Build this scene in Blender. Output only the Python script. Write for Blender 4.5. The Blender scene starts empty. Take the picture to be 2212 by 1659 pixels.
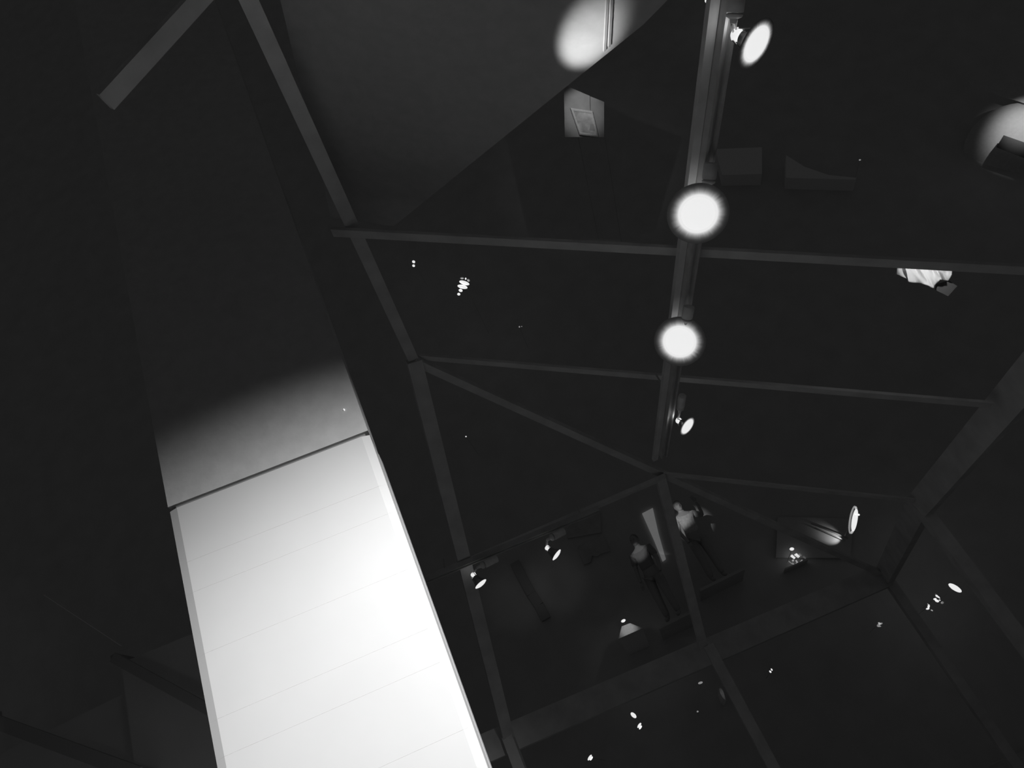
import bpy, bmesh, math, random
from mathutils import Vector, Matrix
random.seed(4)
S = bpy.context.scene
COL = S.collection
# ------------------------------------------------------------------ camera
FPX, CX, CY, EYE = 1660.0, 1106.0, 829.5, 1.6
_u = Vector((-168 - CX, -(-1776 - CY), -FPX)).normalized()        # world up seen by the camera
_v = Vector((0, 0, -1))
_f = (_v - _v.dot(_u) * _u).normalized()
_r = _f.cross(_u)
cam = bpy.data.cameras.new('camera')
cam.sensor_width = 36.0
cam.lens = FPX / 2212 * 36.0
cam.clip_end = 200
co = bpy.data.objects.new('camera', cam)
COL.objects.link(co)
M3 = Matrix((_r, _f, _u))                                          # camera axes -> world axes
co.matrix_world = Matrix.Translation((0, 0, EYE)) @ M3.to_4x4()
S.camera = co
# ------------------------------------------------------------------ world and exposure
w = bpy.data.worlds.new('night')
S.world = w
w.use_nodes = True
w.node_tree.nodes['Background'].inputs[0].default_value = (1, 1, 1, 1)
w.node_tree.nodes['Background'].inputs[1].default_value = 0.0195
S.view_settings.view_transform = 'Standard'
S.view_settings.look = 'None'
S.view_settings.exposure = 0
S.view_settings.gamma = 1
S.view_settings.use_curve_mapping = False
S.cycles.use_denoising = True
S.cycles.max_bounces = 5
S.cycles.sample_clamp_indirect = 2.0


def ray(px, py):
    return (M3 @ Vector((px - CX, -(py - CY), -FPX))).normalized()


def at(px, py, Y=None, z=None, dist=None):
    """the point of the hall seen at a pixel: at depth Y, at height z above the eye, or at a distance"""
    d = ray(px, py)
    t = dist if dist is not None else (Y / d.y if Y is not None else z / d.z)
    return Vector((0, 0, EYE)) + d * t


def on_plane(px, py, p, n):
    d = ray(px, py)
    o = Vector((0, 0, EYE))
    return o + d * ((p - o).dot(n) / d.dot(n))


def spot(loc, target, power, deg, blend=0.5, size=0.03):
    l = bpy.data.lights.new('spot_beam', 'SPOT')
    l.energy = power
    l.spot_size = math.radians(deg)
    l.spot_blend = blend
    l.shadow_soft_size = size
    o = bpy.data.objects.new('spot_beam', l)
    COL.objects.link(o)
    o.location = loc
    o.rotation_euler = (Vector(target) - Vector(loc)).to_track_quat('-Z', 'Y').to_euler()
    return o


def glow(loc, power, size=0.03):
    l = bpy.data.lights.new('lamp_leak', 'POINT')
    l.energy = power
    l.shadow_soft_size = size
    o = bpy.data.objects.new('lamp_leak', l)
    COL.objects.link(o)
    o.location = loc
    return o


# spots that wash the white pillar, from the track over the visitor's head
PILLAR_SPOTS = ((1.25, 0.7, 3.75), (1.3, 0.25, 3.75))
PILLAR_AIMS = ((-0.95, 3.2, 2.25), (-0.95, 3.2, 1.65))
spot(PILLAR_SPOTS[0], PILLAR_AIMS[0], 540, 62, 1.0, 0.04)
spot(PILLAR_SPOTS[1], PILLAR_AIMS[1], 285, 56, 1.0, 0.04)


# ------------------------------------------------------------------ materials
def mat(name, grey, rough=0.7, metal=0.0, noise=0.0, scale=8.0, bump=0.0, emit=0.0, spec=0.5):
    m = bpy.data.materials.new(name)
    m.use_nodes = True
    nt = m.node_tree
    b = nt.nodes['Principled BSDF']
    b.inputs['Base Color'].default_value = (grey, grey, grey, 1)
    b.inputs['Roughness'].default_value = rough
    b.inputs['Metallic'].default_value = metal
    b.inputs['Specular IOR Level'].default_value = spec
    if noise or bump:
        tc = nt.nodes.new('ShaderNodeTexCoord')
        nz = nt.nodes.new('ShaderNodeTexNoise')
        nz.inputs['Scale'].default_value = scale
        nz.inputs['Detail'].default_value = 6
        nt.links.new(tc.outputs['Object'], nz.inputs['Vector'])
        if noise:
            rp = nt.nodes.new('ShaderNodeValToRGB')
            a, c = max(0, grey * (1 - noise)), min(1, grey * (1 + noise))
            rp.color_ramp.elements[0].position = 0.3
            rp.color_ramp.elements[1].position = 0.7
            rp.color_ramp.elements[0].color = (a, a, a, 1)
            rp.color_ramp.elements[1].color = (c, c, c, 1)
            nt.links.new(nz.outputs['Fac'], rp.inputs[0])
            nt.links.new(rp.outputs[0], b.inputs['Base Color'])
        if bump:
            bp = nt.nodes.new('ShaderNodeBump')
            bp.inputs['Strength'].default_value = bump
            bp.inputs['Distance'].default_value = 0.01
            nt.links.new(nz.outputs['Fac'], bp.inputs['Height'])
            nt.links.new(bp.outputs[0], b.inputs['Normal'])
    if emit:
        b.inputs['Emission Color'].default_value = (1, 1, 1, 1)
        b.inputs['Emission Strength'].default_value = emit
    return m


STEEL = mat('painted_steel', 0.66, 0.75, 0, 0.12, 5, 0.1, spec=0.2)
TRACKM = mat('track_aluminium', 0.5, 0.55, 0, 0.1, 10, spec=0.3)
BODY = mat('lamp_body_grey', 0.8, 0.5, 0, 0.1, 20)
CONE = mat('dark_reflector_metal', 0.35, 0.3, 0.6)
HOT = mat('glowing_lens', 0.8, 0.3, emit=0.82)
HOTS = mat('glowing_socket', 0.8, 0.4, emit=0.78)
DIMG = mat('dim_glow', 0.5, 0.3, emit=0.22)
STONE = mat('white_stone_block', 0.80, 0.8, 0, 0.02, 3, 0.15, spec=0.2)
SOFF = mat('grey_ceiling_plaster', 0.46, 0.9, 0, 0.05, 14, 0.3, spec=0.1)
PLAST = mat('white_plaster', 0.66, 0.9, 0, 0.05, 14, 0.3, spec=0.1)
GAP = mat('shadow_gap_backing', 0.30, 0.95)
DARKW = mat('dark_plaster', 0.60, 0.95, 0, 0.05, 2, 0.2, spec=0.05)
BLACK = mat('black_metal', 0.03, 0.6)
DULL = mat('dull_dark_paint', 0.40, 0.95, spec=0.1)
BOARD = mat('grey_board', 0.5, 0.9, 0, 0.1, 6)
PAPER = mat('pale_paper', 0.8, 0.8, 0, 0.1, 30)
CLOTH = mat('white_cloth', 0.8, 0.95, 0, 0.06, 12, 0.2)
SHIRT = mat('pale_shirt', 0.62, 0.9, 0, 0.15, 20, 0.2)
SKIN = mat('skin', 0.45, 0.6)
HAIR = mat('dark_hair', 0.25, 0.7)
TROUS = mat('grey_trousers', 0.45, 0.9)
FLOORM = mat('stone_floor', 0.5, 0.8, 0, 0.2, 2)
GLASSY = mat('bright_glassware', 0.85, 0.1, emit=0.5)
CHROME = mat('polished_metal', 0.85, 0.15, 1.0)


# ------------------------------------------------------------------ mesh helpers
def link(name, bm, m, parent=None, smooth=False):
    me = bpy.data.meshes.new(name)
    bmesh.ops.recalc_face_normals(bm, faces=bm.faces)
    bm.to_mesh(me)
    bm.free()
    me.materials.append(m)
    if smooth:
        for p in me.polygons:
            p.use_smooth = True
        try:
            me.set_sharp_from_angle(angle=math.radians(40))
        except Exception:
            pass
    o = bpy.data.objects.new(name, me)
    COL.objects.link(o)
    if parent is not None:
        o.parent = parent
    return o


def empty(name, loc=(0, 0, 0)):
    o = bpy.data.objects.new(name, None)
    o.empty_display_size = 0.1
    COL.objects.link(o)
    o.location = loc
    return o


def tag(o, label=None, cat=None, group=None, kind=None):
    for k, v in (('label', label), ('category', cat), ('group', group), ('kind', kind)):
        if v:
            o[k] = v
    return o


def local(parent_loc):
    return -Vector(parent_loc)


def add_bar(bm, p0, p1, wd, ht, up=(0, 0, 1), off=Vector((0, 0, 0))):
    p0, p1 = Vector(p0) + off, Vector(p1) + off
    d = (p1 - p0).normalized()
    u = Vector(up)
    s = d.cross(u)
    if s.length < 1e-4:
        s = d.cross(Vector((1, 0, 0)))
    s.normalize()
    u = s.cross(d).normalized()
    vs = []
    for p in (p0, p1):
        for a, b in ((-1, -1), (1, -1), (1, 1), (-1, 1)):
            vs.append(bm.verts.new(p + s * (a * wd / 2) + u * (b * ht / 2)))
    for f in ((0, 1, 2, 3), (7, 6, 5, 4), (0, 4, 5, 1), (1, 5, 6, 2), (2, 6, 7, 3), (3, 7, 4, 0)):
        bm.faces.new([vs[i] for i in f])


def bar(name, p0, p1, wd, ht, m, parent=None, up=(0, 0, 1), off=Vector((0, 0, 0)), bevel=0.0):
    bm = bmesh.new()
    add_bar(bm, p0, p1, wd, ht, up, off)
    if bevel:
        bmesh.ops.bevel(bm, geom=bm.edges[:], offset=bevel, segments=2, affect='EDGES', clamp_overlap=True)
    return link(name, bm, m, parent)


def add_lathe(bm, prof, p0, axis, n=28):
    """profile of (radius, distance along the axis)"""
    q = Vector(axis).to_track_quat('Z', 'Y')
    p0 = Vector(p0)
    rings = []
    for r, h in prof:
        if r < 1e-5:
            rings.append([bm.verts.new(p0 + q @ Vector((0, 0, h)))])
        else:
            rings.append([bm.verts.new(p0 + q @ Vector((r * math.cos(2 * math.pi * i / n), r * math.sin(2 * math.pi * i / n), h))) for i in range(n)])
    for a, b in zip(rings, rings[1:]):
        if len(a) == 1 and len(b) == 1:
            continue
        for i in range(n):
            j = (i + 1) % n
            if len(a) == 1:
                bm.faces.new((a[0], b[i], b[j]))
            elif len(b) == 1:
                bm.faces.new((a[i], a[j], b[0]))
            else:
                bm.faces.new((a[i], a[j], b[j], b[i]))


def lathe(name, prof, p0, axis, m, parent=None, n=28):
    bm = bmesh.new()
    add_lathe(bm, prof, p0, axis, n)
    return link(name, bm, m, parent, True)


def add_slab(bm, pts, back):
    """a plate with its face through pts and its thickness along the vector back"""
    a = [bm.verts.new(p) for p in pts]
    b = [bm.verts.new(Vector(p) + back) for p in pts]
    bm.faces.new(a)
    bm.faces.new(b[::-1])
    n = len(pts)
    for i in range(n):
        j = (i + 1) % n
        bm.faces.new((a[i], b[i], b[j], a[j]))


def slab(name, pts, back, m, parent=None, bevel=0.0):
    bm = bmesh.new()
    o = Vector(parent.location) if parent is not None else Vector((0, 0, 0))
    add_slab(bm, [Vector(p) - o for p in pts], back)
    if bevel:
        bmesh.ops.bevel(bm, geom=bm.edges[:], offset=bevel, segments=2, affect='EDGES', clamp_overlap=True)
    return link(name, bm, m, parent)


def add_ball(bm, c, r, sc=(1, 1, 1), n=16, rot=None):
    mt = Matrix.Translation(c) @ (rot.to_matrix().to_4x4() if rot else Matrix()) @ Matrix.Diagonal((r * sc[0], r * sc[1], r * sc[2], 1))
    bmesh.ops.create_uvsphere(bm, u_segments=n, v_segments=max(8, n // 2), radius=1, matrix=mt)


def E(z):
    return z + EYE


# ------------------------------------------------------------------ floor
bm = bmesh.new()
add_bar(bm, (-9, 6, -0.05), (9, 6, -0.05), 24, 0.1)
tag(link('floor', bm, FLOORM), kind='structure')

WY2 = 15.6
tag(slab('wall_back', [Vector((-30, WY2, 0)), Vector((26, WY2, 0)), Vector((26, WY2, 44)), Vector((-30, WY2, 44))], Vector((0, .2, 0)), DARKW), kind='structure')


def D(px, py, off=0.0):
    """distance to the far wall (or to a plane a little in front of it) along a pixel's ray"""
    return (WY2 - off) / ray(px, py).y


# ------------------------------------------------------------------ hip-roofed steel frame
EAVE = 1.3
RX, RY, RZ = -0.842, -0.098, 0.529                                  # run of the right-hand rafters


def raft(x, y, t):
    return Vector((x + RX * t, y + RY * t, E(EAVE + RZ * t)))


N = Vector((-0.64, 5.22, E(3.6)))                                    # where hip and ridge meet
J = raft(3.0, 7.8, 2.39)
K = at(1912, 1243, z=1.2)
W0 = at(1070, 1600, z=1.2)
W1 = at(1530, 1395, z=1.2)
WL = W0 + (W0 - W1) * 1.2
K2 = Vector((3.05, 7.9, E(1.28)))
R1 = at(2212, 830, z=1.3)
REND = R1 + (R1 - K2) * 1.6
frame = tag(empty('roof_frame', (0, 0, 0)), 'grey steel frame of a hipped roof with sloping rafters, eaves and posts', 'roof frame')
# eaves
bar('eaves_beam', WL, K, 0.12, 0.30, STEEL, frame)
bar('eaves_beam', K + Vector((0, 0.06, 0)), K2, 0.10, 0.24, STEEL, frame)
bar('eaves_beam', K2, REND, 0.10, 0.24, STEEL, frame)
# right slope rafters, each running up to ridge or hip
for (x, y, t1) in ((3.06, 4.0, 4.35), (3.07, 5.68, 4.40), (3.0, 7.8, 2.39)):
    bar('rafter', raft(x, y, 0), raft(x, y, t1), 0.07, 0.022, STEEL, frame, off=Vector((0, 0, .03)))
bar('rafter', raft(3.1, 1.1, 0), raft(3.1, 1.1, 4.35), 0.08, 0.07, STEEL, frame)
# hip
bar('hip_rafter', K, N, 0.075, 0.05, STEEL, frame)
# ridge
RG = Vector((-0.27, 1.6, E(3.62)))
ridge_dir = (RG - N).normalized()
bar('ridge_beam', N, RG + ridge_dir * 1.6, 0.085, 0.03, STEEL, frame)
# left slope rafters
for y0 in (1.85,):
    top = N + (RG - N) * ((5.22 - y0) / (5.22 - 1.6))
    bar('rafter', top, top + Vector((-0.842, 0.05, -0.529)) * 0.85, 0.085, 0.03, STEEL, frame)
# front slope
L2F = at(1097, 1590, z=1.2)
bar('rafter', N, L2F, 0.125, 0.09, STEEL, frame)
bar('rafter', J - Vector((.05, 0, 0)), W1 - Vector((.06, 0, 0)), 0.10, 0.05, STEEL, frame)
D0 = at(915, 1250, Y=7.1)
bar('purlin', at(880, 1268, Y=7.05), J, 0.08, 0.04, STEEL, frame)
# posts below the eaves
for p, px in ((L2F, (1133, 1659)), (W1, (1680, 1659)), (K, (2189, 1659)), (K2, (2212, 1390))):
    bar('post', Vector((p.x, p.y, p.z)), Vector((p.x, p.y, 0)), 0.12, 0.12, STEEL, frame, up=(0, 1, 0))
bar('post', Vector((REND.x, REND.y, REND.z)), Vector((REND.x, REND.y, 0)), 0.12, 0.12, STEEL, frame, up=(0, 1, 0))
bar('post', WL, Vector((WL.x, WL.y, 0)), 0.12, 0.12, STEEL, frame, up=(0, 1, 0))

# ------------------------------------------------------------------ white pillar of stone blocks
A0 = at(364, 1103, Y=3.135)
A1 = at(797, 937, Y=3.31)
A1.z = A0.z = (A0.z + A1.z) / 2
fx = (A1 - A0)
fx.z = 0
WID = fx.length
fx.normalize()
fn = Vector((fx.y, -fx.x, 0))                                       # towards the visitor
if fn.y > 0:
    fn = -fn
pil = tag(empty('stone_pillar', (A0.x, A0.y, 0)), 'broad white pillar of stacked stone blocks, brightly lit at the foot', 'pillar')
PO = Vector((A0.x, A0.y, 0))
base = PO


def hz(px, py):
    return on_plane(px, py, PO, fn).z


def block(z0, z1, ch=0.04, depth=0.20):
    """one course: chamfered all round its face"""
    bm = bmesh.new()
    bk = -fn
    def P(a, d, z):
        return fx * a + bk * d + Vector((0, 0, z))
    rings = []
    c2 = 0.0002
    for ins, d in ((ch, 0.0), (0.0, ch * .4), (0.0, depth)):
        zi = c2 if d == 0 else 0.0
        rings.append([bm.verts.new(P(a, d, z)) for a, z in ((ins, z0 + zi), (WID - ins, z0 + zi), (WID - ins, z1 - zi), (ins, z1 - zi))])
    bm.faces.new(rings[0])
    bm.faces.new(rings[-1][::-1])
    for a, b in zip(rings, rings[1:]):
        for i in range(4):
            j = (i + 1) % 4
            bm.faces.new((a[i], b[i], b[j], a[j]))
    return link('stone_block', bm, STONE, pil)


ztop = A0.z
cuts = [ztop, hz(385, 1222), hz(398, 1287), hz(423, 1420), hz(449, 1562)]
step = cuts[-2] - cuts[-1]
cuts.append(cuts[-1] - (cuts[1] - cuts[2]))
while cuts[-1] > step:
    cuts.append(cuts[-1] - step)
cuts.append(0.0)
for a, b in zip(cuts, cuts[1:]):
    if a - b > 0.02:
        block(b, a)


def pslab(name, a0, a1, d0, d1, z0, z1, m):
    bm = bmesh.new()
    bk = -fn
    pts = [fx * a + bk * d0 + Vector((0, 0, z)) for a, z in ((a0, z0), (a1, z0), (a1, z1), (a0, z1))]
    add_slab(bm, pts, bk * (d1 - d0))
    return link(name, bm, m, pil)


pslab('core', 0.03, WID - 0.02, 0.205, 0.235, 0.0, 3.7, GAP)
pslab('core', 0.03, WID - 0.02, 0.02, 0.205, ztop - 0.002, ztop + 0.022, GAP)
pslab('back_lining', 0.0, WID, 0.235, 0.34, 0.0, ztop, STONE)
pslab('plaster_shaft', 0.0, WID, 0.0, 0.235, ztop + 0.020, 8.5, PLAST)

# ------------------------------------------------------------------ lighting tracks
TZ = E(2.32)
TA, TB = at(1562, 120, z=2.32), at(1433, 985, z=2.32)
tdir = (TB - TA)
tdir.z = 0
tdir.normalize()
T0 = TA - tdir * 2.6
tr = tag(empty('lighting_track', (0, 0, 0)), 'long pale ceiling lighting track carrying the four brightest spotlights', 'lighting track')
side = Vector((tdir.y, -tdir.x, 0))


def track(parent, p0, p1, wdt=0.058):
    d = (p1 - p0).normalized()
    s = Vector((d.y, -d.x, 0)).normalized()
    bar('track_body', p0, p1, wdt, 0.022, TRACKM, parent, off=Vector((0, 0, 0.018)))
    for sg in (-1, 1):
        bar('rail_lip', p0, p1, 0.014, 0.028, TRACKM, parent, off=s * (sg * (wdt / 2 - 0.007)) - Vector((0, 0, 0.007)))


track(tr, T0, TB)
bar('wiring_conduit', T0, TB + tdir * 0.1, 0.045, 0.03, STEEL, tr, off=-side * 0.055 + Vector((0, 0, 0.04)))
for t in (0.15, 1.75, 3.4, 5.2):
    p = T0 + tdir * (t + 0.4)
    roofz = E(EAVE + (3.05 - p.x) * 0.628)
    bar('hanger', p + Vector((0, 0, 0.03)), Vector((p.x, p.y, roofz)), 0.012, 0.012, TRACKM, tr, up=(0, 1, 0))
SA, SB = at(925, 1251, Y=6.9), at(1292, 1101, Y=7.2)
SA.z = SB.z = (SA.z + SB.z) / 2
SA, SB = at(925, 1251, z=SA.z - EYE), at(1292, 1101, z=SA.z - EYE)
tr2 = tag(empty('lighting_track', (0, 0, 0)), 'short dark lighting track below the purlin behind the white pillar', 'lighting track')
track(tr2, SA - (SB - SA) * 0.25, SB, 0.075)
for t in (0.1, 0.9):
    p = SA + (SB - SA) * t
    bar('hanger', p + Vector((0, 0, 0.03)), p + Vector((0, 0.1, 0.16)), 0.012, 0.012, TRACKM, tr2, up=(0, 1, 0))


# ------------------------------------------------------------------ spotlights
def bloom(r0, r1):
    """frosted rim: lens glare put in as glow, dying away outwards"""
    m = bpy.data.materials.new('bloom_glow')
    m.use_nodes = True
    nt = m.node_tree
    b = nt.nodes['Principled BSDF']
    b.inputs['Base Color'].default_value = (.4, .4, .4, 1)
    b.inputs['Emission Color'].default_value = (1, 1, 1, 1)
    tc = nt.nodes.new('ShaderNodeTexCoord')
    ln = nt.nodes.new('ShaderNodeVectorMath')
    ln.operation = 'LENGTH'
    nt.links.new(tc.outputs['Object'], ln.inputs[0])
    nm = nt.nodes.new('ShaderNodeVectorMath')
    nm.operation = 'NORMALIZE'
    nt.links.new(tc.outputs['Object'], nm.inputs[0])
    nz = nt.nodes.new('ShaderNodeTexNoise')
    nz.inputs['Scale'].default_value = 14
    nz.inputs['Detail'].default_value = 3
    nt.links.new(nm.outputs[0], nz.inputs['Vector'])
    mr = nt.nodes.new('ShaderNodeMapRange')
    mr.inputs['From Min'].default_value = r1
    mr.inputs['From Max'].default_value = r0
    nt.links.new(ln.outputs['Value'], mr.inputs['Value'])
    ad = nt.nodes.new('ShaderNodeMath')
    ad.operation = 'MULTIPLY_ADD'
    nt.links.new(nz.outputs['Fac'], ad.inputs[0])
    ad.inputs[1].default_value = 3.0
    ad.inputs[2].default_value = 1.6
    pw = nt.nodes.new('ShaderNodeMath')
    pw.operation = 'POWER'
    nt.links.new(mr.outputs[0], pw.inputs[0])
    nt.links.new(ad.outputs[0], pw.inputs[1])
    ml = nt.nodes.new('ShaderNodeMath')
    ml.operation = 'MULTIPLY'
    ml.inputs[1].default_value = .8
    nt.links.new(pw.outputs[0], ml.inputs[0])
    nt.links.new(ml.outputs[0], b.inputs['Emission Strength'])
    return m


def aim_dir(px, py, proj, ratio):
    """direction of a lamp whose face shows as an ellipse of that ratio, leaning along proj in the picture"""
    t = -ray(px, py)
    p = M3 @ Vector((proj[0], -proj[1], 0))
    p = (p - p.dot(t) * t).normalized()
    return (t * ratio + p * math.sqrt(1 - ratio * ratio)).normalized()


def spotlight(face, aim, R, body0, body1, label, r_body=0.034, dish=1.0, power=20, leak=0.3, cone=70, group='spotlights on the long track', ln=1.0):
    """PAR lamp: adapter cylinder along the track, thin pins, socket, flared reflector, glowing lens"""
    o = empty('spotlight', body0)
    tag(o, label, 'spotlight', group)
    c = Vector(body0)
    bd = (Vector(body1) - c)
    L = bd.length
    bd.normalize()
    rb = r_body
    lathe('adapter_body', [(0, 0), (rb * .9, 0), (rb, 0.006), (rb, L * 0.72), (rb * 0.96, L * .74), (0, L * .74)], (0, 0, 0), bd, BODY, o)
    lathe('swivel_ball', [(0, L * .75), (rb * .7, L * .77), (rb * .98, L * .84), (rb * .9, L * .93), (rb * .45, L * 1.02), (rb * .36, L * 1.2), (rb * .3, L * 1.22), (0, L * 1.22)], (0, 0, 0), bd, BODY, o)
    fc = Vector(face) - c
    sk = fc - aim * (R * 1.62 * ln)                                  # back of the socket
    # pins between ball and socket
    bm = bmesh.new()
    e = bd * (L * 1.2)
    sd = (sk - e).cross(Vector((0, 0, 1)))
    sd = sd.normalized() * rb * 0.2 if sd.length > 1e-4 else Vector((rb * .2, 0, 0))
    for sgn in (-1, 1):
        add_bar(bm, e + sd * sgn, sk + aim * 0.01 + sd * sgn, 0.006, 0.006)
    link('pins', bm, BODY, o)
    # arm from adapter to the track above
    s = R
    lathe('socket', [(0, 0), (s * .26, s * .02), (s * .36, s * .14), (s * .36, s * .34), (s * .29, s * .44), (s * .29, s * .5), (s * .4, s * .64)], sk, aim, HOTS, o)
    h = 1.62 * ln
    lathe('reflector', [(s * .4, s * .64), (s * .5, s * (h * .6)), (s * .72, s * (h * .78)), (s * .98, s * (h - .1)), (s * 1.03, s * (h - .03)), (s * 1.0, s * h), (s * .93, s * (h - .03))], sk, aim, CONE, o, 36)
    for k in range(3):
        a = k * 2.1 + .6
        q = aim.to_track_quat('Z', 'Y')
        bm = bmesh.new()
        add_bar(bm, sk + q @ Vector((s * .38 * math.cos(a), s * .38 * math.sin(a), s * .3)), sk + q @ Vector((s * .66 * math.cos(a), s * .66 * math.sin(a), s * (h * .72))), s * .07, s * .07)
        link('cage_bracket', bm, CONE, o)
    lathe('lens', [(s * .94, -0.004), (s * .7, s * .06), (s * .35, s * .1), (0, s * .11)], fc, aim, HOT, o, 36)
    if dish > 1:  # rim painted glowing to stand in for lens bloom, not glass
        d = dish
        lathe('bloom_rim', [(0, -s * .02), (s * d * .96, -s * .03), (s * d, -s * .02), (s * d * .96, -s * .01), (s * .9, s * .01), (0, s * .02)], (0, 0, 0), aim, bloom(s * .93, s * d), o, 64).location = fc
    spot(Vector(face) + aim * (s * .16), Vector(face) + aim * 2, power, cone, 0.6, s * .5)
    if leak:
        glow(c + sk - aim * (s * .12), leak, 0.02)
    return o


f1 = at(1634, 95, z=2.13)
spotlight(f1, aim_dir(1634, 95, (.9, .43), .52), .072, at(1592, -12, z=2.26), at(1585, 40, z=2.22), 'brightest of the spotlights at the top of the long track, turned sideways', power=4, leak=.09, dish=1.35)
f2 = at(1508, 462, z=2.10)
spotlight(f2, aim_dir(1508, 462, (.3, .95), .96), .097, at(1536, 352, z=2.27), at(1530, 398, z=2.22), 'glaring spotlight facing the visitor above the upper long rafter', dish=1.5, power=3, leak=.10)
f3 = at(1468, 738, z=2.12)
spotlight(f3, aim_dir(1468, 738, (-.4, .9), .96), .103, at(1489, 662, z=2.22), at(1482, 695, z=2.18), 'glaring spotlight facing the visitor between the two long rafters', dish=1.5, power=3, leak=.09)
f4 = at(1485, 921, z=2.16)
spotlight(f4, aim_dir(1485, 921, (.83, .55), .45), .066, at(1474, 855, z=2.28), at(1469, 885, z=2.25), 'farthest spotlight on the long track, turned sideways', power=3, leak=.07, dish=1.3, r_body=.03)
f5 = at(1039, 1262, Y=7.0)
spotlight(f5, aim_dir(1039, 1262, (.62, .78), .3), .068, at(1074, 1206, Y=6.95), at(1038, 1223, Y=6.9), 'spotlight nearest the white pillar on the short track', r_body=.036, power=3, leak=.003, group='spotlights on the short track', ln=1.25)
f6 = at(1203, 1199, Y=7.1)
spotlight(f6, aim_dir(1203, 1199, (.8, .6), .26), .066, at(1219, 1147, Y=7.1), at(1188, 1163, Y=7.05), 'right-hand spotlight on the short track, clear of the pillar', r_body=.036, power=3, leak=.003, group='spotlights on the short track', ln=1.25)
# the lamp beyond the top edge and the fixtures that wash the pillar
for k, (p, tg) in enumerate(zip(PILLAR_SPOTS, PILLAR_AIMS)):
    a = (Vector(tg) - Vector(p)).normalized()
    o = empty('spotlight', p)
    tag(o, 'spotlight overhead aimed at the white pillar', 'spotlight', 'spotlights aimed at the pillar')
    lathe('lens', [(.055, -.06), (.03, -.055), (0, -.052)], (0, 0, 0), a, HOT, o)
    lathe('reflector', [(0, -.2), (.02, -.2), (.025, -.15), (.06, -.055), (.055, -.058)], (0, 0, 0), a, CONE, o)
    bar('stem', -a * .19, Vector((0, 0, .2)), .012, .012, BODY, o)

# ------------------------------------------------------------------ left-hand wall, its dark stripes and the thread
wl = tag(empty('wall_left', (0, 0, 0)), kind='structure')
WY = 6.0
bm = bmesh.new()
add_bar(bm, (-9.0, WY + .1, 2.0), (-1.75, WY + .1, 2.0), 0.2, 4.0)
o = link('wall_left', bm, DARKW)
bpy.data.objects.remove(wl)
o.name = 'wall_left'
tag(o, kind='structure')
pA = at(262, 1480, Y=5.8)
bm = bmesh.new()
add_bar(bm, (pA.x, 5.88, 0), (pA.x, 5.88, pA.z + .15), .0, .0)
bm.free()
tag(slab('trim_1', [Vector((pA.x, 5.8, 0)), Vector((-1.8, 5.8, 0)), Vector((-1.8, 5.8, pA.z + .03)), at(262, 1432, Y=5.8)], Vector((0, .19, 0)), DARKW), kind='structure')


def stripe(pa, pb, wd, label, m=DULL):  # dark slanting bar set in front of the wall
    o = tag(empty('wall_stripe', pa), label, 'stripe')
    bar('stripe_bar', (0, 0, 0), pb - pa, wd, .03, m, o, up=(0, 1, 0))
    for p in (Vector((0, 0, 0)), pb - pa):
        bar('bracket', p, p + Vector((0, .28, 0)), .05, .05, m, o)
    return o


stripe(at(-60, 1540, Y=5.7), at(300, 1672, Y=5.6), .10, 'dark diagonal strut across the bottom left corner')
stripe(at(245, 1420, Y=5.7), at(455, 1535, Y=5.6), .075, 'dark diagonal strut running down to the pillar foot')
th = tag(empty('steel_wire', at(95, 1285, Y=5.2)), 'fine shining steel wire crossing the dark left wall', 'wire')
bar('wire_strand', (0, 0, 0), at(262, 1395, Y=5.2) - at(95, 1285, Y=5.2), .006, .006, CHROME, th)
spot(at(300, 1300, Y=4.2), at(185, 1345, Y=5.2), 45, 20, 1.0, .02)  # extra spot without a fixture, added to make the wire shine
spot(at(420, 1760, Y=4.6), at(400, 1640, Y=5.8), 1.2, 100, 1.0, .1)

# ------------------------------------------------------------------ upper plaster soffit with its pool of light
SP = Vector((3.05, 4.0, E(EAVE) + .45))
SN = Vector((.529, 0, .842)).normalized()


def soff(px, py):
    return on_plane(px, py, SP, SN)


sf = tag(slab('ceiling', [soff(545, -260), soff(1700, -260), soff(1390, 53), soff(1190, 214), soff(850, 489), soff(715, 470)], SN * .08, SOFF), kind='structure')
for a, b in ((1318, 1306), (1327, 1316)):
    o = bar('trim_2', soff(a + 4, -200), soff(b, 108 if a < 1320 else 98), .012, .012, PLAST, off=-SN * .006)
    tag(o, kind='structure')
pt = soff(1282, 62)
pax = (soff(1225, 150) - soff(1335, -20)).normalized()
spot(pt - SN * .55 + pax * .8, pt + pax * .06, 80, 20, 1.0, .02)
spot(soff(620, -420) - SN * .9, soff(680, -40), .7, 90, 1.0, .05)

# ------------------------------------------------------------------ hanging panel with a framed picture
dP = D(1262, 240, 4.5)
gp = tag(empty('mounted_board', at(1262, 186, dist=dP)), 'pale board high on the far wall below the lit ceiling, carrying a framed picture', 'board')
away = ray(1262, 240)
slab('panel_board', [at(1218, 183, dist=dP), at(1274, 207, dist=dP), at(1276, 296, dist=dP), at(1220, 296, dist=dP)], away * .04, BOARD, gp)
slab('side_board', [at(1275, 208, dist=dP), at(1305, 220, dist=dP + .05), at(1305, 296, dist=dP + .05), at(1277, 297, dist=dP)], away * .04, BOARD, gp)
bm = bmesh.new()
pf = tag(empty('picture_frame', at(1258, 262, dist=dP - .06)), 'small slanted framed picture on the pale high board', 'picture frame')
fo = [at(1232, 233, dist=dP - .05), at(1280, 240, dist=dP - .05), at(1293, 296, dist=dP - .05), at(1252, 291, dist=dP - .05)]
cen = sum(fo, Vector()) / 4
fi = [cen + (p - cen) * .80 for p in fo]
bm = bmesh.new()
rings = []
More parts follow.
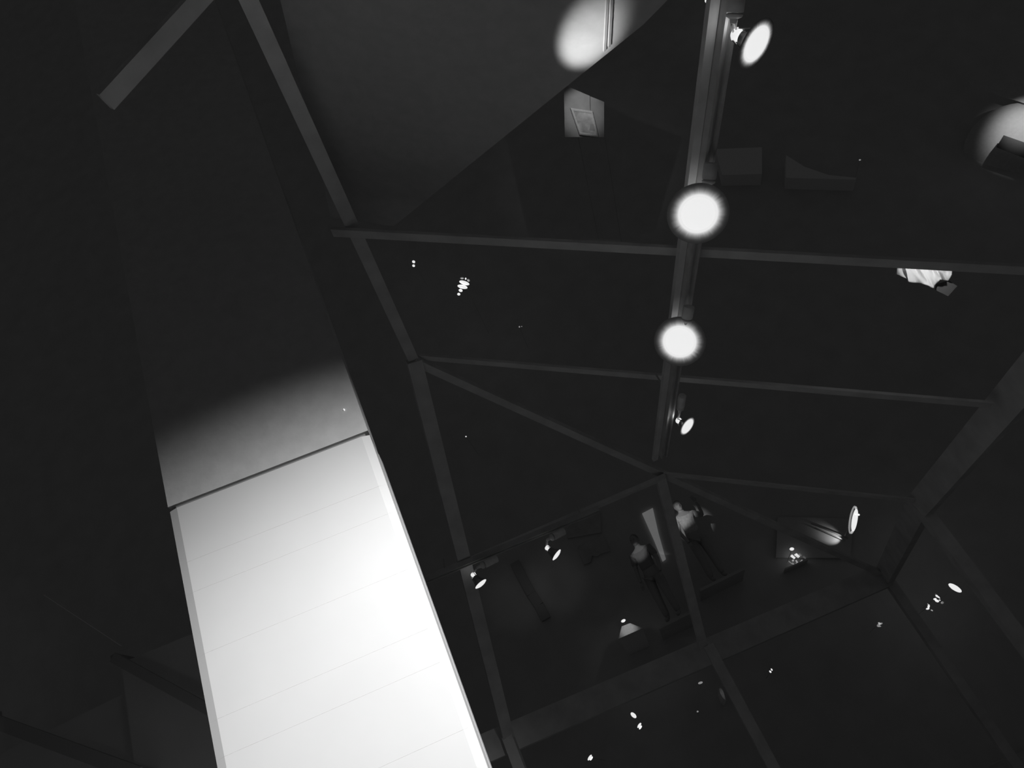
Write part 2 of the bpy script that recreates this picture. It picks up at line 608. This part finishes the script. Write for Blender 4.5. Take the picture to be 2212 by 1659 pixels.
for pts, d in ((fo, 0.03), (fo, 0.0), ([cen + (p - cen) * .9 for p in fo], -.01), (fi, 0.0), (fi, .03)):
    rings.append([bm.verts.new(p + away * d - pf.location) for p in pts])
for a, b in zip(rings, rings[1:] + rings[:1]):
    for i in range(4):
        j = (i + 1) % 4
        bm.faces.new((a[i], b[i], b[j], a[j]))
link('frame_moulding', bm, PAPER, pf)
slab('print_sheet', [p + away * .012 for p in fi], away * .01, mat('pale_print', .75, .9, 0, .55, 4), pf)
slab('dark_mark', [at(1275, 268, dist=dP - .045), at(1284, 268, dist=dP - .045), at(1287, 283, dist=dP - .045), at(1273, 281, dist=dP - .045)], away * .004, BOARD, pf)
spot(at(1252, 196, dist=dP - 1.1), at(1259, 240, dist=dP), 14, 54, .8, .01)
for q in ((1230, 200), (1296, 228)):
    pa = at(*q, dist=dP + .1)
    bar('wall_arm', pa - gp.location, Vector((pa.x, WY2 + .02, pa.z)) - gp.location, .01, .01, DARKW, gp)

# ------------------------------------------------------------------ pool of light at the right edge, modelled as dish and ledge
dD = D(2188, 322, .35)
dc = at(2188, 322, dist=dD)
rD = dD * 88 / 1900
dv = -ray(2188, 322)
ds = tag(empty('light_pool_dish', dc), 'round pool of light at the right edge, modelled as a white dish', 'dish')
lathe('bowl', [(0, 0.0), (rD * .5, rD * .03), (rD * .85, rD * .10), (rD, rD * .2), (rD * 1.0, rD * .26), (rD * .8, rD * .3), (0, rD * .3)], (0, 0, 0), -dv, PLAST, ds, 48)
bx = tag(slab('dark_box', [at(2168, 292, dist=dD - .5), at(2300, 338, dist=dD - .5), at(2290, 372, dist=dD - .5), at(2152, 318, dist=dD - .5)], dv * -.25, mat("dark_box_paint", .16, .9)), 'dark flat box lying across the round light pool', 'box')
lg = tag(slab('lit_area_ledge', [at(2090, 172, dist=dD), at(2300, 175, dist=dD), at(2300, 252, dist=dD), at(2100, 186, dist=dD)], -dv * .06, PLAST), 'pale sloping ledge standing for the lit wall above the round light pool', 'ledge')
spot(at(2236, 205, dist=dD - 1.5), at(2214, 282, dist=dD), 72, 56, 1.0, .01)

# ------------------------------------------------------------------ white cloth tucked behind the upper rafter
cl = tag(empty('draped_cloth', at(2000, 590, dist=5.2)), 'creased white cloth hanging from the upper long rafter', 'cloth')
topp = [(1942, 571), (1960, 572), (1985, 573), (2010, 574), (2035, 576), (2060, 578)]
botp = [(1934, 592), (1958, 601), (1964, 609), (1985, 612), (2004, 616), (2017, 623), (2022, 613), (2030, 604), (2038, 605), (2048, 607), (2055, 592), (2060, 583)]


def lerp(pts, t):
    s = t * (len(pts) - 1)
    i = min(int(s), len(pts) - 2)
    f = s - i
    return (pts[i][0] * (1 - f) + pts[i + 1][0] * f, pts[i][1] * (1 - f) + pts[i + 1][1] * f)


bm = bmesh.new()
NU, NV = 60, 14
grid = []
for i in range(NU + 1):
    u = i / NU
    a, b = lerp(topp, u), lerp(botp, u)
    row = []
    for j in range(NV + 1):
        v = j / NV
        flat = 1 - max(0, min(1, 1 - abs(u - .45) / .14))
        d = 5.2 + .02 * flat * math.sin(u * 24 + v * 1.6) * (.4 + v) + .007 * flat * math.sin(u * 47 - v * 4)
        row.append(bm.verts.new(at(a[0] * (1 - v) + b[0] * v, a[1] * (1 - v) + b[1] * v, dist=d) - cl.location))
    grid.append(row)
for i in range(NU):
    for j in range(NV):
        bm.faces.new((grid[i][j], grid[i + 1][j], grid[i + 1][j + 1], grid[i][j + 1]))
o = link('cloth_sheet', bm, CLOTH, cl, True)
sol = o.modifiers.new('thickness', 'SOLIDIFY')
sol.thickness = .006
spot(at(2000, 562, dist=4.97), at(2000, 600, dist=5.2), 2.2, 100, .9, .01)  # added lamp, hidden behind the rafter to brighten the cloth
tag(slab('grey_valance', [at(2022, 614, dist=5.25), at(2050, 606, dist=5.25), at(2068, 618, dist=5.25), at(2048, 640, dist=5.25), at(2020, 626, dist=5.25)], ray(2040, 620) * .03, mat('grey_cloth', .12, .9)), 'small grey valance below the hanging white cloth', 'valance')


# ------------------------------------------------------------------ small bulbs beyond the frame; small highlights are built as glowing bulbs too
def pendant(blobs, _, label, group=None, name='highlight_bulb', m=HOT, cordlen=.5):
    """blobs: (px, py, half-width px, half-height px, tilt degrees)"""
    dist = D(blobs[0][0], blobs[0][1], 2.2 if len(blobs) > 5 or blobs[0][1] > 1300 and blobs[0][0] < 1360 else 1.0)
    p0 = at(blobs[0][0], blobs[0][1], dist=dist)
    o = tag(empty(name, p0), label, 'lamp' if 'bulb' in name or 'lamp' in name else name.replace('_', ' '), group)
    k = dist / 1750
    for (x, y, a, b, tl, *dim) in blobs:
        bm = bmesh.new()
        c = at(x, y, dist=dist) - p0
        ex = M3 @ Vector((math.cos(math.radians(tl)), -math.sin(math.radians(tl)), 0))
        ey = M3 @ Vector((math.sin(math.radians(tl)), math.cos(math.radians(tl)), 0))
        ez = ex.cross(ey)
        rot = Matrix((ex, ey, ez)).transposed().to_quaternion()
        add_ball(bm, c, 1, (a * k, b * k, a * k), 20, rot)
        link('glow_blob' if 'bulb' in name or 'lamp' in name else 'bright_facet', bm, DIMG if dim else m, o, True)
    bm = bmesh.new()
    sy = WY2 - p0.y + .03
    add_bar(bm, Vector((0, 0, 0)), Vector((0, sy, 0)), .006, .006)
    link('wall_stem', bm, DARKW, o)
    return o


pendant([(893.5, 565.5, 3.6, 3.0, 25), (893.5, 574, 3.2, 2.8, 30)], 7, 'pair of tiny bright bulbs at the left end below the upper rafter')
pendant([(1003, 611, 12, 4.2, 17), (999, 619.5, 11.6, 4.2, 12), (995, 627.5, 4.6, 3.2, 20), (991, 635.5, 3.6, 3, 10), (1006, 602, 1.8, 2.4, 0), (1012, 605.5, 3.4, 2.4, 40, 1), (998, 601, 4, 2, 0, 1)], 6.5, 'bright wall lamp of stacked glass discs left of the track', name='disc_lamp')
pendant([(1528, 1, 5.2, 4.6, 0)], 6, 'lone bright bulb at the top edge beside the track')
pendant([(1006.5, 943, 1.6, 1.4, 0)], 8, 'single pinpoint highlight above the short track')
pendant([(1346.5, 1341, 5.2, 2.6, -28)], 11, 'small bright bulb just above the lit shelf end')
pendant([(1664, 1451, 2.6, 1.7, 45), (1667, 1446.5, 2.4, 1.4, 60)], 12, 'pair of tiny highlights right of the lower post')
pendant([(2063, 1270, 12.5, 5, 35)], 11, 'largest bright oval highlight at the lower right')
pendant([(1368.5, 1545, 7, 3.8, 38)], 11, 'bright oval highlight below the eaves beam')
pendant([(1710.5, 1186, 4.6, 3.2, -12)], 12, 'bright bulb hanging over the sparkling glasses')
pendant([(1857.5, 345.5, 2, 1.4, 0)], 8, 'faint pinpoint highlight right of the long track', m=DIMG)
pendant([(1122, 706, 1.6, 2, 0), (1127, 705, 1.2, 1, 0)], 8, 'faint pair of pinpoint highlights between the long rafters', m=DIMG)
pendant([(1381, 1567, 6, .9, -50), (1383.5, 1571.5, 4.5, .8, -50)], 11, 'two slim slanting highlights below the oval highlight')
pendant([(1274, 1636.5, 6.5, 1.1, -50), (1277.5, 1638.5, 4.5, .8, -50)], 11, 'two slim slanting highlights at the bottom edge')
pendant([(1513, 1475, 5, 1, -22)], 11, 'faint slim highlight under the eaves beam', m=DIMG)
pendant([(1507, 1537, 2, 1.4, -20)], 11, 'faint small highlight left of the lower post', m=DIMG)
# hook on the plaster
hk = tag(empty('metal_hook', on_plane(744, 886, PO, fn)), 'tiny hook on the plaster above the blocks, its glint put in as glow', 'hook')
lathe('hook_stem', [(0, .014), (.002, .014), (.0035, .0), (.0035, -.004), (0, -.004)], (0, 0, 0), fn, HOTS, hk, 10)  # emissive stem imitates the glint on the hook

# sparkling glasses: each a small stemless glass with its sparkle put in as glow
gl = [(1713, 1203, 2.8, 4.6), (1721, 1201, 1.8, 5), (1723.5, 1199, 1.5, 4.6), (1713, 1211, 2.2, 1.6), (1707, 1215, .9, 4), (1713, 1218, 2, 2.4), (1720.5, 1212, 1.5, 2), (1721.5, 1216, 2.5, 1.3), (1731, 1212, 3.6, 1.1), (1729, 1198, 2, 3), (1738, 1204, 2, 3)]
sh = tag(slab('glass_shelf', [at(1695, 1228, Y=WY2 - .3), at(1745, 1206, Y=WY2 - .3), at(1746, 1209, Y=WY2 - .3), at(1696, 1231, Y=WY2 - .3)], Vector((0, .33, 0)), DARKW), 'dark shelf under the sparkling glasses', 'shelf')
for i, (x, y, a, b) in enumerate(gl):
    k = D(1720, 1210, .2) / 1750
    c = at(x, y, Y=WY2 - .2)
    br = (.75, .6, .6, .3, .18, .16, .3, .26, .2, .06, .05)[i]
    g = lathe('drinking_glass', [(0, -b * k), (a * k * .8, -b * k), (a * k, b * k), (a * k * .9, b * k), (a * k * .7, -b * k * .8), (0, -b * k * .8)], (0, 0, 0), (-.35, 0, 1), mat('glowing_glass', .8, .1, emit=br), None, 12)
    g.location = c
    tag(g, 'small glass with painted sparkle on the dark shelf under the bright bulb', 'glass', 'sparkling glasses on the dark shelf')

# crystal clusters lower right: bright highlights put in as glowing facets
for nm, lab, dd, parts in (
        ('crystal_glint', 'cluster of bright crystal facets left of the large oval highlight', 11, [(2025, 1288.5, 4.4, 1.8, 30, .7), (2019.5, 1294, 3.2, 1.6, -20, .8), (2024, 1298, 4, 2.8, 10, .8), (2029, 1291, 1.2, 2.8, -30, .5), (2030, 1296.5, 1.6, 1.3, 0, .7), (2035.5, 1302, 3, 2.2, -40, .12), (2023, 1285, 3, 1, 35, .15)]),
        ('crystal_glint', 'smaller curved crystal highlight below the bright crystal cluster', 11, [(2006, 1310, 2.2, 3.4, 10, .8), (2004, 1315, 3.6, 1.5, -20, .8), (2006, 1306, 3, .9, 40, .4), (2013, 1318.5, 2.2, 1.2, 30, .35)]),
        ('crystal_glint', 'dim grey crystal highlight alone at the lower right', 11, [(1900, 1346.5, 3.2, 1.8, 10, .4), (1898, 1350, 4, 1.5, -30, .16), (1904, 1347, 2.6, 1.2, -40, .2), (1899, 1353, 4.4, .8, -8, .12)])):
    dd = D(parts[0][0], parts[0][1], 1.0)
    p0 = at(parts[0][0], parts[0][1], dist=dd)
    o = tag(empty(nm, p0), lab, 'lamp')
    k = dd / 1750
    for (x, y, a, b, tl, e) in parts:
        bm = bmesh.new()
        ex = M3 @ Vector((math.cos(math.radians(tl)), -math.sin(math.radians(tl)), 0))
        ey = M3 @ Vector((math.sin(math.radians(tl)), math.cos(math.radians(tl)), 0))
        rot = Matrix((ex, ey, ex.cross(ey))).transposed().to_quaternion()
        bmesh.ops.create_icosphere(bm, subdivisions=1, radius=1, matrix=Matrix.Translation(at(x, y, dist=dd) - p0) @ rot.to_matrix().to_4x4() @ Matrix.Diagonal((a * k, b * k, a * k, 1)))
        link('crystal', bm, mat('crystal_glow', .8, .1, emit=e), o)
    bm = bmesh.new()
    add_bar(bm, Vector((0, 0, 0)), Vector((0, WY2 - p0.y + .03, 0)), .006, .006)
    link('wall_stem', bm, DARKW, o)

# ------------------------------------------------------------------ gallery beyond the glass slope: wall, boards, people
GY = 15.0


def board(name, px, label, cat, m, Y=WY2 - .05, th=.05):
    return tag(slab(name, [at(x, y, Y=Y) for x, y in px], Vector((0, th, 0)), m), label, cat)


board('glow_banner', [(1387, 1109), (1410, 1097), (1422, 1150), (1438, 1207), (1431, 1212), (1412, 1165)], 'narrow upright banner between the two people, its light put in as glow', 'banner', mat('banner_glow', .7, .8, 0, .2, 3, emit=.095))  # emission stands in for the light falling on the banner
board('notice_board', [(1226, 1130), (1296, 1104), (1299, 1150), (1226, 1163)], 'faint grey board on the far wall right of the short track', 'board', BOARD)
board('notched_board', [(1247, 1180), (1302, 1156), (1318, 1190), (1298, 1196), (1290, 1202), (1279, 1200), (1276, 1214), (1262, 1220)], 'faint grey notched board below the upper board', 'board', BOARD)
board('ceiling_speaker', [(1545, 322), (1646, 318), (1646, 376), (1560, 378)], 'faint dark rectangular speaker right of the upper spotlight', 'speaker', mat('pale_speaker', .9, .9), Y=WY2 - .4, th=.4)
board('ceiling_speaker', [(1698, 335), (1738, 360), (1790, 378), (1850, 384), (1848, 388), (1698, 384)], 'faint dark wedge-shaped speaker farther right of the track', 'speaker', mat('pale_speaker', .9, .9), Y=WY2 - .4, th=.4)
board('lit_shelf_end', [(1343, 1353), (1361, 1346), (1388, 1357), (1336, 1380)], 'small wedge-shaped shelf end glowing under a bright bulb', 'shelf', PAPER, Y=WY2 - 2.0, th=2.0)
board('streak_plate', [(1556, 1485), (1562, 1492), (1566, 1505), (1568, 1513), (1562, 1508), (1556, 1498), (1553, 1488)], 'thin curved streak of light built as a plate beside the lower post', 'reflector', PAPER, Y=WY2 - 1.2, th=1.2)  # bright streak modelled as a pale plate
spot(at(1351, 1344, Y=WY2 - 2.4), at(1356, 1358, Y=WY2 - 2.0), 1.6, 60, 1.0, .01)
spot(at(1561, 1499, Y=WY2 - 1.5), at(1561, 1499, Y=WY2 - 1.2), .12, 42, 1.0, .01)  # added spot brightening the streak plate, no lamp stands here
spot(at(1262, 1150, Y=GY - 2), at(1264, 1160, Y=GY + .4), .25, 30, 1.0, .05)
# cable in front of the faintly lit wall
cb = tag(empty('wall_cable', at(1112, 1215, Y=WY2 - .08)), 'dark slanting cable run down the faintly lit far wall', 'cable')
c0 = at(1112, 1215, Y=WY2 - .08)
bm = bmesh.new()
pp = [at(x, y, Y=WY2 - .08) - c0 for x, y in ((1112, 1215), (1130, 1250), (1148, 1283), (1165, 1308), (1180, 1338))]
for a, b in zip(pp, pp[1:]):
    add_bar(bm, a, b, .075, .19)
link('cable_run', bm, DULL, cb)
spot(at(1150, 1230, Y=12), at(1122, 1290, Y=15.6), 4.5, 26, 1.0, .1)
spot(at(1190, 1220, Y=12), at(1200, 1262, Y=15.6), 4.5, 26, 1.0, .1)

# mirror disc and the splash of light with two rods
DM = D(1847, 1124, 1.2)
md = at(1847, 1124, dist=DM)
mdv = aim_dir(1847, 1124, (.96, .2), .2)
mo = tag(empty('round_floodlight', md), 'thin tilted round lamp seen almost edge-on at the right', 'lamp')
kk = DM / 1740
# 29 px half-height disc
lathe('lamp_glass', [(0, .02), (23 * kk, .0), (23 * kk, -.01), (0, -.01)], (0, 0, 0), mdv, HOT, mo, 40)
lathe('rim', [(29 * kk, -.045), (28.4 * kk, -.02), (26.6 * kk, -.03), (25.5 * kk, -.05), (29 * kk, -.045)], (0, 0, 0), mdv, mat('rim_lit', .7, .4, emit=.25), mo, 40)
bar('wall_arm', -mdv * .06, Vector((0, WY2 - md.y + .02, 0)), .03, .03, DARKW, mo)
lathe('housing', [(0, -.055), (26 * kk, -.055), (25 * kk, -.06), (0, -.075)], (0, 0, 0), mdv, BLACK, mo, 40)
bmk = bmesh.new()
add_ball(bmk, at(1855, 1112, dist=DM) - md, .018)
link('catch', bmk, HOT, mo, True)
SPD = D(1800, 1160, .08)
pn = tag(slab('fascia_board', [at(1680, 1116, Y=WY2 - .08), at(1842, 1120, Y=WY2 - .08), at(1838, 1205, Y=WY2 - .08), at(1676, 1205, Y=WY2 - .08)], Vector((0, .02, 0)), DARKW), 'dark board catching a short fan of light left of the round lamp', 'board')
spot(at(1824, 1164, dist=SPD - .2), at(1797, 1160, dist=SPD), 2.6, 70, .9, .004)
for (a, b, lab) in (((1752, 1131), (1832, 1163), 'upper dark rod across the fan of light'), ((1760, 1140), (1826, 1168), 'lower dark rod across the fan of light')):
    pa, pb = at(*a, dist=SPD - .05), at(*b, dist=SPD - .05)
    ro = tag(empty('dark_rod', pa), lab, 'rod')
    bar('rod_bar', (0, 0, 0), pb - pa, .02, .02, DULL, ro)


# ------------------------------------------------------------------ people
def skin_chain(nodes, edges, name, m, parent, sub=2):
    me = bpy.data.meshes.new(name)
    me.from_pydata([n[0] for n in nodes], edges, [])
    o = bpy.data.objects.new(name, me)
    COL.objects.link(o)
    o.parent = parent
    sk = o.modifiers.new('skin', 'SKIN')
    for i, n in enumerate(nodes):
        r = n[1] if isinstance(n[1], tuple) else (n[1], n[1])
        me.skin_vertices[0].data[i].radius = r
        me.skin_vertices[0].data[i].use_root = (i == 0)
    ss = o.modifiers.new('sub', 'SUBSURF')
    ss.levels = ss.render_levels = sub
    me.materials.append(m)
    return o


def person(head_px, Y, label, shirt, arm_up, hairm, face):
    """standing figure, head centre at the pixel; face = yaw it looks towards"""
    hp = at(*head_px, Y=Y)
    foot = Vector((hp.x, hp.y, hp.z - 1.60))
    o = tag(empty('person', foot), label, 'person')
    o.rotation_euler = (0, 0, face)
    V = Vector
    # body: figure faces -Y; pelvis first
    n = [(V((0, 0, .93)), (.15, .105)), (V((0, 0, 1.12)), (.13, .095)), (V((0, 0, 1.30)), (.155, .105)), (V((0, .01, 1.42)), (.12, .08)), (V((0, .0, 1.49)), .052), (V((0, -.01, 1.58)), .07),
         (V((-.18, .01, 1.39)), .055), (V((-.24, -.02, 1.12)), .042), (V((-.22, -.14, .90)), .032), (V((-.21, -.17, .84)), .03),
         (V((.18, .01, 1.39)), .055)]
    ed = [(0, 1), (1, 2), (2, 3), (3, 4), (4, 5), (3, 6), (6, 7), (7, 8), (8, 9), (3, 10)]
    if arm_up:
        n += [(V((.33, -.06, 1.25)), .042), (V((.30, -.22, 1.42)), .033), (V((.27, -.27, 1.48)), .03)]
        hand, hd = V((.27, -.27, 1.48)), V((-.2, -.4, .8)).normalized()
    else:
        n += [(V((.25, -.02, 1.12)), .042), (V((.24, -.14, .90)), .032), (V((.23, -.17, .84)), .03)]
        hand, hd = V((.23, -.17, .84)), V((0, -.4, -1)).normalized()
    ed += [(10, 11), (11, 12), (12, 13)]
    for s in (-1, 1):
        b = len(n)
        n += [(V((.10 * s, 0, .86)), .095), (V((.11 * s, -.02, .48)), .06), (V((.12 * s, .02, .10)), .042), (V((.12 * s, -.13, .04)), .04)]
        ed += [(0, b), (b, b + 1), (b + 1, b + 2), (b + 2, b + 3)]
    skin_chain(n, ed, 'body', SKIN, o)
    # head shape with face
    bm = bmesh.new()
    add_ball(bm, V((0, -.005, 1.62)), 1, (.078, .098, .118), 20)
    add_ball(bm, V((0, -.03, 1.555)), 1, (.055, .065, .055), 14)
    add_ball(bm, V((0, -.105, 1.60)), 1, (.013, .022, .024), 8)
    for s in (-1, 1):
        add_ball(bm, V((s * .079, 0, 1.61)), 1, (.01, .018, .03), 8)
    hd_ = link('head', bm, SKIN, o, True)
    for s in (-1, 1):
        bm = bmesh.new()
        add_ball(bm, V((s * .032, -.094, 1.632)), 1, (.013, .008, .008), 8)
        link('eye', bm, HAIR, hd_)
    bm = bmesh.new()
    add_bar(bm, V((-.024, -.098, 1.557)), V((.024, -.098, 1.557)), .006, .006)
    link('mouth', bm, HAIR, hd_)
    bm = bmesh.new()
    add_ball(bm, V((0, .018, 1.645)), 1, (.086, .1, .108), 18)
    link('hair', bm, hairm, o, True)
    # clothing
    tn = [(V((0, 0, .98)), (.17, .12)), (V((0, 0, 1.12)), (.155, .115)), (V((0, 0, 1.28)), (.175, .125)), (V((0, .01, 1.40)), (.14, .095)), (V((-.19, .01, 1.38)), .075), (V((-.235, -.01, 1.17)), .062), (V((.19, .01, 1.38)), .075)]
    tn.append((V((.30, -.05, 1.28)), .062) if arm_up else (V((.245, -.01, 1.17)), .062))
    skin_chain(tn, [(0, 1), (1, 2), (2, 3), (3, 4), (4, 5), (3, 6), (6, 7)], 'shirt', shirt, o)
    pn = [(V((0, 0, .96)), (.16, .115))]
    pe = []
    for s in (-1, 1):
        b = len(pn)
        pn += [(V((.10 * s, 0, .84)), .108), (V((.11 * s, -.02, .48)), .078), (V((.12 * s, .01, .1)), .062)]
        pe += [(0, b), (b, b + 1), (b + 1, b + 2)]
    skin_chain(pn, pe, 'trousers', TROUS, o)
    # hands with five fingers
    for hnd, d, s in ((V((-.21, -.17, .84)), V((0, -.4, -1)).normalized(), -1), (hand, hd, 1)):
        sd = d.cross(V((0, 1, 0))).normalized()
        nodes = [(V((0, 0, 0)) + hnd, (.03, .018)), (hnd + d * .07, (.034, .016))]
        es = [(0, 1)]
        up = sd.cross(d).normalized()
        for q, ln_ in enumerate((.062, .074, .07, .055)):
            b = len(nodes)
            base_ = hnd + d * .085 + sd * ((q - 1.5) * .019)
            nodes += [(base_, .009), (base_ + d * ln_ * .55 + up * .006, .008), (base_ + d * ln_ + up * .02, .007)]
            es += [(1, b), (b, b + 1), (b + 1, b + 2)]
        b = len(nodes)
        nodes += [(hnd + d * .03 - sd * .035 * s, .010), (hnd + d * .07 - sd * .055 * s, .009)]
        es += [(0, b), (b, b + 1)]
        skin_chain(nodes, es, 'hand', SKIN, o, 1)
    return o


p1 = person((1466, 1096), 15.0, 'person in a pale shirt with one arm raised, on the upper gallery', SHIRT, True, mat('grey_hair', .35, .8), .15)
p2 = person((1372, 1170), 14.6, 'person with dark hair in a grey top, left of the upright banner', mat('grey_top', .35, .9), False, HAIR, -.4)
for p, w_, lab in ((p1, .9, 'upper'), (p2, .7, 'lower')):
    b = tag(slab('gallery_ledge', [p.location + Vector((-w_ / 2, -.3, -.02)), p.location + Vector((w_ / 2, -.3, -.02)), p.location + Vector((w_ / 2, WY2 - p.location.y + .01, -.02)), p.location + Vector((-w_ / 2, WY2 - p.location.y + .01, -.02))], Vector((0, 0, -.05)), DARKW), 'dark narrow ledge on the far wall under the %s person' % lab, 'ledge')
h1 = at(1475, 1120, Y=15)
spot(h1 + Vector((-.9, -2.3, .3)), h1 + Vector((-.03, 0, .04)), 75, 15, .8, .01)
h2 = at(1383, 1195, Y=14.6)
spot(h2 + Vector((-.6, -2.0, .3)), h2, 24, 12, .8, .01)
